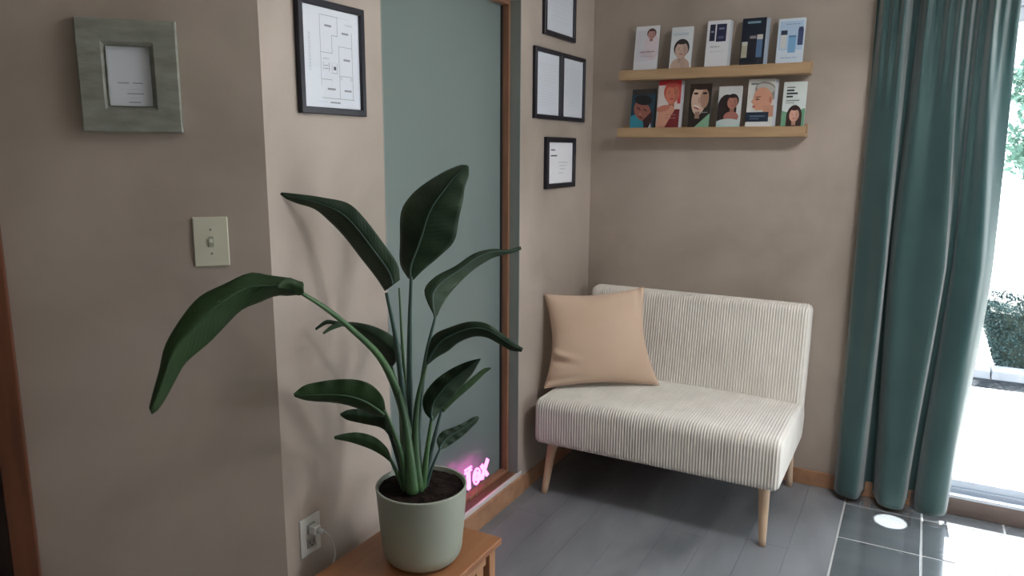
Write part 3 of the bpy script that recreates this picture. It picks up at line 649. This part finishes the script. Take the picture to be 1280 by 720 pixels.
def leaf(up, lo, d0, d1, m=LEAFD, fold=.02, tilt=0.0, bow=0.0, mid=.5, wav=.004, rib=True, label=None):
    "up / lo: outline of the blade from base to tip; d0, d1: distance of base and tip; the blade folds back from its midrib"
    n = 30; K = 6
    U = smoothline([(x, y, 0) for x, y in up], n); L = smoothline([(x, y, 0) for x, y in lo], n)
    rows = []; mids = []
    rv = random.Random(int(up[0][0] * 7 + lo[-1][1]))
    for i in range(n):
        t = i / (n - 1); D = d0 + (d1 - d0) * t + bow * math.sin(PI * t)
        row = []
        wpx = (U[i] - L[i]).length; wf = min(1, wpx / 25)
        for k in range(2 * K + 1):
            s = k / (2 * K)
            c = U[i].lerp(L[i], s)
            f = abs(s - mid) / (mid if s < mid else 1 - mid)
            dd = D + fold * wf * (f ** 1.3) + tilt * (s - .5) * wf * 2 + wav * wf * math.sin(t * 34 + (1.5 if s > .5 else 0)) * f
            row.append(loc(P(c.x, c.y, dd)))
        rows.append(row); c = U[i].lerp(L[i], mid); mids.append(loc(P(c.x, c.y, D - .0012)))
    b = MB(); uvl = b.bm.loops.layers.uv.new('UVMap'); V = [[b.bm.verts.new(p) for p in r] for r in rows]
    for i in range(n - 1):
        for k in range(2 * K):
            f = b.bm.faces.new([V[i][k], V[i + 1][k], V[i + 1][k + 1], V[i][k + 1]]); f.smooth = True
            for lp, (a_, c_) in zip(f.loops, ((i, k), (i + 1, k), (i + 1, k + 1), (i, k + 1))): lp[uvl].uv = (a_ / (n - 1) - .12 * abs(c_ / K - 1), abs(c_ / K - 1))
    bmesh.ops.remove_doubles(b.bm, verts=b.bm.verts, dist=.0002)
    bmesh.ops.recalc_face_normals(b.bm, faces=b.bm.faces[:]); bmesh.ops.solidify(b.bm, geom=b.bm.faces[:], thickness=.0009)
    o = b.build('leaf', m, pp)
    if label: o['label'] = label
    if rib:
        b = MB(); b.tube(mids[:-1], [.0032 - .0026 * i / (n - 2) for i in range(n - 1)], 6); b.build('midrib', RIB if m is LEAFG else STEMB, o)
    return o
# stalks, thick at the base where they sheath one another
stem([(518, 612, 2.09), (512, 560, 2.08), (500, 500, 2.06), (476, 448, 2.00), (440, 412, 1.92), (408, 386, 1.85), (372, 363, 1.78)], .0135, .0040)
stem([(514, 610, 2.10), (506, 520, 2.11), (496, 430, 2.07), (483, 366, 2.05)], .012, .0038, STEMB)
stem([(520, 612, 2.11), (513, 520, 2.13), (512, 430, 2.12), (514, 346, 2.10)], .012, .0040, STEMB)
stem([(520, 610, 2.12), (510, 520, 2.15), (503, 430, 2.15), (499, 360, 2.14)], .008, .0020, STEMG)
stem([(524, 612, 2.09), (522, 540, 2.10), (532, 450, 2.12), (545, 394, 2.14)], .0115, .0035, STEMB)
stem([(524, 614, 2.07), (519, 555, 2.05), (522, 500, 2.04), (534, 452, 2.04)], .0115, .0035)
stem([(528, 614, 2.09), (533, 570, 2.08), (540, 520, 2.07)], .009, .0035)
stem([(530, 612, 2.11), (540, 560, 2.14), (554, 505, 2.18)], .008, .003, STEMB)
stem([(533, 608, 2.10), (541, 582, 2.10), (551, 559, 2.10)], .0045, .0025, STEMB)
stem([(512, 612, 2.10), (505, 560, 2.13), (500, 500, 2.15), (489, 458, 2.14)], .011, .0035)
stem([(510, 612, 2.06), (502, 570, 2.03), (490, 535, 2.00), (480, 512, 1.98)], .010, .0035)
stem([(508, 612, 2.09), (498, 575, 2.09), (488, 545, 2.08), (478, 525, 2.07)], .008, .003, STEMB)
stem([(506, 612, 2.07), (498, 595, 2.05), (487, 572, 2.03)], .007, .003)
stem([(516, 616, 2.05), (512, 570, 2.035), (505, 520, 2.03), (498, 490, 2.03)], .0145, .006)
# blades
leaf([(379, 362), (376, 352), (360, 347), (336, 344), (312, 341), (280, 355), (249, 371), (226, 398), (206, 432), (199, 462), (191, 490), (186, 510)],
     [(376, 368), (362, 370), (345, 370), (325, 378), (303, 387), (285, 404), (262, 428), (233, 453), (219, 476), (208, 497), (198, 512), (190, 518)], 1.78, 1.66, LEAFG, .03, .02, -.03, .42, label='long arching green leaf hanging down to the left')
leaf([(346, 357), (352, 350), (362, 347), (371, 351), (379, 353), (380, 362)], [(348, 360), (356, 361), (364, 364), (371, 369), (376, 369), (380, 366)], 1.72, 1.765, LEAFC, .012, .01, 0, .45, rib=False, wav=0)
leaf([(500, 350), (497, 330), (478, 302), (455, 272), (435, 254), (405, 247), (378, 243), (349, 240)],
     [(481, 364), (470, 347), (452, 324), (432, 298), (415, 280), (394, 262), (370, 254), (351, 246)], 2.05, 1.925, LEAFD, .025, .02, .0, .45, rib=True)
leaf([(510, 348), (500, 330), (500, 300), (501, 266), (512, 246), (530, 230), (556, 214), (576, 206), (583, 206)],
     [(517, 350), (530, 337), (550, 320), (568, 301), (574, 272), (579, 250), (581, 235), (586, 220), (586, 208)], 2.10, 2.06, LEAFD, .022, -.01, -.02, .45, label='broad upright leaf in front of the sage pane')
leaf([(543, 396), (533, 375), (531, 360), (545, 345), (568, 333), (592, 317), (615, 311), (634, 312), (651, 308)],
     [(545, 400), (551, 385), (560, 370), (574, 354), (590, 339), (606, 328), (620, 321), (638, 317), (652, 312)], 2.14, 2.30, LEAFD, .02, .015, .0, .4)
leaf([(532, 456), (536, 432), (543, 418), (562, 409), (586, 402), (608, 404), (628, 417), (642, 428), (654, 435)],
     [(535, 456), (546, 447), (560, 439), (574, 428), (592, 421), (608, 422), (622, 429), (638, 438), (652, 440)], 2.04, 1.95, LEAFD, .02, .01, -.02, .45)
leaf([(539, 525), (530, 514), (529, 496), (543, 476), (564, 461), (584, 452), (600, 448)],
     [(541, 527), (552, 512), (568, 494), (580, 480), (590, 468), (596, 458), (601, 449)], 2.07, 2.02, LEAFD, .02, .01, 0, .5)
leaf([(552, 512), (562, 496), (578, 482), (592, 470), (604, 461), (613, 459)],
     [(554, 516), (570, 500), (584, 488), (596, 477), (606, 467), (614, 461)], 2.17, 2.22, LEAFG, .006, .005, 0, .5, rib=False)
leaf([(548, 560), (546, 550), (552, 540), (566, 534), (580, 528), (590, 522), (597, 520)],
     [(551, 562), (560, 558), (572, 550), (583, 541), (591, 533), (596, 528), (599, 522)], 2.10, 2.16, LEAFD, .010, .01, 0, .5)
leaf([(500, 445), (500, 430), (488, 418), (468, 408), (446, 403), (425, 402), (408, 400), (394, 410)],
     [(488, 462), (480, 448), (466, 432), (450, 419), (436, 409), (424, 408), (410, 405), (395, 413)], 2.14, 2.02, LEAFD, .02, .015, 0, .5, rib=False)
leaf([(428, 404), (420, 404), (412, 408), (403, 416)], [(428, 408), (419, 411), (412, 414), (405, 418)], 2.03, 2.00, LEAFG, .002, 0, 0, .5, rib=False, wav=0)
leaf([(482, 512), (479, 497), (466, 482), (448, 475), (425, 474), (400, 477), (380, 482), (367, 492)],
     [(480, 522), (468, 519), (450, 512), (432, 506), (412, 503), (395, 502), (380, 500), (368, 496)], 1.98, 1.90, LEAFG, .02, .02, 0, .66)
leaf([(486, 532), (482, 520), (470, 513), (452, 511), (436, 512), (425, 517)],
     [(484, 540), (474, 534), (460, 531), (446, 528), (434, 525), (426, 520)], 2.07, 2.00, LEAFD, .012, .01, 0, .5, rib=False)
leaf([(489, 572), (484, 560), (470, 547), (452, 541), (436, 541), (418, 545)],
     [(488, 578), (478, 570), (464, 562), (448, 556), (434, 552), (418, 549)], 2.03, 1.96, LEAFG, .012, .01, 0, .5, rib=False)
leaf([(482, 530), (488, 534), (492, 540), (492, 547)], [(481, 538), (484, 542), (488, 545), (490, 549)], 2.03, 2.04, LEAFD, .003, 0, 0, .5, rib=False, wav=0)

# ------------------------------------------------------------------ neon sign on the sill
ns = empty('neon_sign', (-.040, -.95, OZ0 + .0105), 0); tag(ns, 'glowing pink neon word sign on the window sill behind the pot', 'neon sign')
b = MB()
pts = []
for k in range(33):
    pass
def rrect(x0, y0, x1, y1, r, n=6):
    out = []
    for cx, cy, a in ((x1 - r, y1 - r, 0), (x0 + r, y1 - r, 90), (x0 + r, y0 + r, 180), (x1 - r, y0 + r, 270)):
        for k in range(n + 1): out.append((cx + r * math.cos(R(a + 90 * k / n)), cy + r * math.sin(R(a + 90 * k / n))))
    return out
pr = rrect(-.034, -.42, .032, .188, .016)
lo_ = [b.bm.verts.new((x, y, 0.0002)) for x, y in pr]; hi_ = [b.bm.verts.new((x, y, .006)) for x, y in pr]
b.bm.faces.new(lo_[::-1]); b.bm.faces.new(hi_)
for k in range(len(pr)): b.bm.faces.new([lo_[k], lo_[(k + 1) % len(pr)], hi_[(k + 1) % len(pr)], hi_[k]])
b.build('sign_base', pane_glass('clear_acrylic_base', (.9, .88, .88)), ns)
def nl(lab, strokes):
    b = MB()
    for s in strokes: b.tube(smoothline([(0 + .0, y, z) for y, z in s], 18) if len(s) > 2 else [(0, y, z) for y, z in s], .0046, 8)
    o = b.build('letter', NEON, ns); o['label'] = lab
def outline(c, hw):
    return c
yo = -.118
def Ty(L): return [(yo + y * 1.0, .060 + (z - .038) * 1.05) for y, z in L]
nl('glowing pink letter T', [Ty(q) for q in ([(-.050, .122), (-.002, .122)], [(-.050, .110), (-.034, .110)], [(-.018, .110), (-.002, .110)], [(-.034, .110), (-.028, .038)], [(-.019, .110), (-.013, .038)], [(-.028, .038), (-.013, .038)])])
nl('glowing pink letter o', [Ty([(.040 + rx * math.cos(k * PI / 8), .066 + rz * math.sin(k * PI / 8)) for k in range(17)]) for rx, rz in ((.025, .031), (.011, .016))])
nl('glowing pink letter x', [Ty([(.098 + u, z), (.098 + v, y)]) for u, z, v, y in ((-.026, .095, .022, .038), (-.015, .098, .032, .040), (.026, .110, -.028, .038), (.036, .102, -.015, .036))])
# thin wire posts that hold the word on its base
for y in (yo - .02, yo + .04, yo + .098):
    b = MB(); b.tube([(0, y, .004), (0, y, .066)], .0014, 6); b.build('post', STEEL, ns)

# ------------------------------------------------------------------ curtain
def lerp(a, b, t): return a + (b - a) * t
def curtain():
    t = empty('curtain', (1.47, -.07, 0)); tag(t, 'heavy teal pleated curtain hanging beside the sliding glass door', 'curtain')
    Z0, Z1 = .022, 2.33
    # cross sections (x, distance out from the wall) at three heights, same fold numbering in each
    hem = [(1.228, .03), (1.245, .085), (1.28, .105), (1.318, .10), (1.335, .05), (1.345, .0), (1.38, .0), (1.395, .05), (1.415, .095), (1.46, .11), (1.50, .105), (1.515, .05), (1.52, .0), (1.545, .0), (1.55, .05), (1.575, .095), (1.62, .11), (1.655, .095), (1.668, .04)]
    mid = [(1.226, .02), (1.24, .05), (1.29, .07), (1.34, .10), (1.352, .07), (1.356, .0), (1.366, .0), (1.375, .05), (1.40, .075), (1.47, .08), (1.55, .105), (1.563, .07), (1.568, .02), (1.585, .02), (1.592, .05), (1.62, .07), (1.668, .10), (1.695, .07), (1.722, .03)]
    top = [(1.232, .02), (1.25, .05), (1.278, .07), (1.334, .09), (1.35, .05), (1.36, .005), (1.378, .01), (1.39, .045), (1.42, .07), (1.455, .04), (1.51, .085), (1.53, .045), (1.55, .065), (1.565, .03), (1.582, .06), (1.60, .04), (1.628, .085), (1.67, .03), (1.715, .02)]
    nx, nz = 420, 90
    def section(z):
        if z < 1.05: t, A, B = (z - Z0) / (1.05 - Z0), hem, mid
        else: t, A, B = min(1, (z - 1.05) / .9), mid, top
        t = t * t * (3 - 2 * t) * .4 + t * .6
        q = [(lerp(p[0], r[0], t), lerp(p[1], r[1], t), 0) for p, r in zip(A, B)]
        return smoothline(q, nx + 1)
    bm = bmesh.new(); rows = []
    for j in range(nz + 1):
        v = j / nz; z = lerp(Z0, Z1, v); row = []
        g = 1.5 * max(0, (z - 1.60) / .6) ** 1.3
        for i, p in enumerate(section(z)):
            u = i / nx
            d = p.y + g * .012 * (math.sin(p.x * 170 + 1.0) + .6 * math.sin(p.x * 95)) + .0022 * math.sin(u * 31 + z * 3.1)
            row.append(bm.verts.new((p.x - 1.47 + .003 * math.sin(z * 2.1 + u * 6), .055 - d, z + (.005 * math.sin(u * 22) if j == 0 else 0))))
        rows.append(row)
    for a, b_ in zip(rows, rows[1:]):
        for i in range(nx): bm.faces.new([a[i], a[i + 1], b_[i + 1], b_[i]]).smooth = True
    bmesh.ops.recalc_face_normals(bm, faces=bm.faces[:]); bmesh.ops.solidify(bm, geom=bm.faces[:], thickness=.0015)
    me = bpy.data.meshes.new('drape'); bm.to_mesh(me); bm.free(); me.materials.append(CURT)
    o = bpy.data.objects.new('drape', me); COL.objects.link(o); o.parent = t
    hem = MB()
curtain()
cr = empty('curtain_rod', (2.4, -.075, 2.345)); tag(cr, 'black curtain rod above the sliding glass door', 'curtain rod')
b = MB(); b.tube([(-1.25, 0, 0), (1.2, 0, 0)], .011, 12); b.build('rod', BLACKF, cr)
for x in (-1.26, 1.21):
    b = MB(); b.lathe([(.004, -.02), (.016, -.01), (.018, 0), (.014, .012), (.004, .02)], 16); o = b.build('finial', BLACKF, cr); o.location = (x, 0, 0)
for x in (-1.2, 0, 1.15):
    boxes('bracket', [((x - .008, -.004, -.006), (x + .008, .0745, .006))], BLACKF, cr)

# ------------------------------------------------------------------ outside
CONC = noise_col(mat('pale_concrete', (.6, .6, .58), .9, .1), (.60, .60, .59), (.72, .72, .71), 2, 4)
boxes('ground', [((-2, .125, -.30), (30, 2.45, -.10)), ((-2, 2.45, -.30), (30, 2.76, -.115)), ((-2, 2.76, -.30), (30, 60, -.12))], CONC, kind='structure')
kshade = tag(boxes('kerb_shadow_strip', [((-1.9, 2.47, -.1148), (12, 2.74, -.108))], noise_col(mat('kerb_shadow_dark', (.08, .09, .10), 1.0, .0), (.012, .014, .016), (.035, .04, .045), 25, 4)), 'painted shadow strip in front of the pale kerb outside', 'painted shadow')  # shadow before the kerb, painted as a dark strip on the ground
kb = empty('kerb', (2.6, 2.85, -.12)); tag(kb, 'low pale stone kerb at the foot of the hedge outside', 'kerb')
for k in range(7):
    boxes('kerb_stone', [((-1.2 + k * .62, -.08, .0005), (-1.2 + k * .62 + .61, .08, .07 + .004 * (k % 2)))], noise_col(mat('kerb_stone_grey', (.4, .43, .46), .8), (.16, .19, .22), (.24, .27, .31), 6, 4), kb, bev=.01)
LF = leaf_mat('hedge_leaf', (.012, .030, .032), (.024, .055, .055), .8)
def foliage(name, parent, shape, count, size, m, seed):
    r = random.Random(seed); b = MB(); b.keep = True
    for _ in range(count):
        p = shape(r); a = Vector((r.gauss(0, 1), r.gauss(0, 1), r.gauss(0, 1))).normalized(); c = a.orthogonal().normalized(); s = size * (.6 + r.random() * .7)
        c = (c * math.cos(r.random() * 6) + a.cross(c) * math.sin(r.random() * 6)).normalized(); e = a.cross(c)
        b.bm.faces.new([b.bm.verts.new(p + q) for q in (-c * s, e * s * .45, c * s, -e * s * .45)])
    o = b.build(name, m, parent); o['kind'] = 'stuff'; return o
hd = empty('hedge', (2.10, 3.35, -.12)); tag(hd, 'trimmed dark green hedge outside the glass door', 'hedge')
def hshape(r):
    z = r.random() ** .8 * .52; y = (r.random() * 2 - 1) * .33
    x0 = -.19 + .17 * (1 - z / .52) ** 1.2
    side = r.random()
    x = x0 + r.random() * 2.6
    if side < .5: y = -.33 + r.random() * .07
    elif side < .8: z = .46 + r.random() * .06
    x0 = -.19 + .17 * (1 - z / .52) ** 1.2; x = max(x, x0)
    if side > .9: x = x0 + r.random() * .06
    return Vector((x, y + .03 * math.sin(x * 9), z + .02 * math.sin(x * 14 + y * 9)))
foliage('foliage', hd, hshape, 24000, .014, LF, 11)
cb = MB(); pv = [(-.15, .44), (2.45, .44), (2.45, .05), (.00, .05), (-.11, .25)]
f0 = [cb.bm.verts.new((x, -.27, z)) for x, z in pv]; f1 = [cb.bm.verts.new((x, .27, z)) for x, z in pv]
cb.bm.faces.new(f0); cb.bm.faces.new(f1[::-1])
for k in range(5): cb.bm.faces.new([f0[k], f0[(k + 1) % 5], f1[(k + 1) % 5], f1[k]])
cb.build('branch_mass', mat('hedge_core', (.012, .025, .02), .9), hd)
hb = mat('hedge_bark', (.06, .045, .03), .8)
for k in range(6):
    b = MB(); b.tube([(.35 + k * .4, 0, .0), (.35 + k * .4, 0, .12)], .015, 6); b.build('stem', hb, hd)
tr = empty('tree', (3.1, 6.2, -.12)); tag(tr, 'leafy tree beyond the hedge at the edge of the door glass', 'tree')
b = MB(); b.tube([(0, 0, 0), (.03, 0, .8), (-.02, .03, 1.6), (.0, 0, 2.3)], [.11, .09, .07, .04], 10)
for k in range(7):
    a = k * 2.4; b.tube([(0, 0, 1.3 + k * .12), (.35 * math.cos(a), .35 * math.sin(a), 1.75 + k * .12)], [.035, .012], 6)
b.build('trunk', mat('tree_bark', (.10, .08, .06), .8), tr)
blobs = [(Vector((random.uniform(-.7, .7), random.uniform(-.7, .7), random.uniform(1.55, 2.9))), random.uniform(.25, .42)) for _ in range(12)]
def tshape(r):
    c, q = r.choice(blobs); v = Vector((r.gauss(0, 1), r.gauss(0, 1), r.gauss(0, 1))).normalized(); return c + v * q * (.6 + .45 * r.random())
foliage('foliage', tr, tshape, 6000, .045, leaf_mat('tree_leaf', (.05, .12, .09), (.10, .19, .15), .6), 12)
for o_ in (pk, tl, tlc): bpy.data.objects.remove(o_)
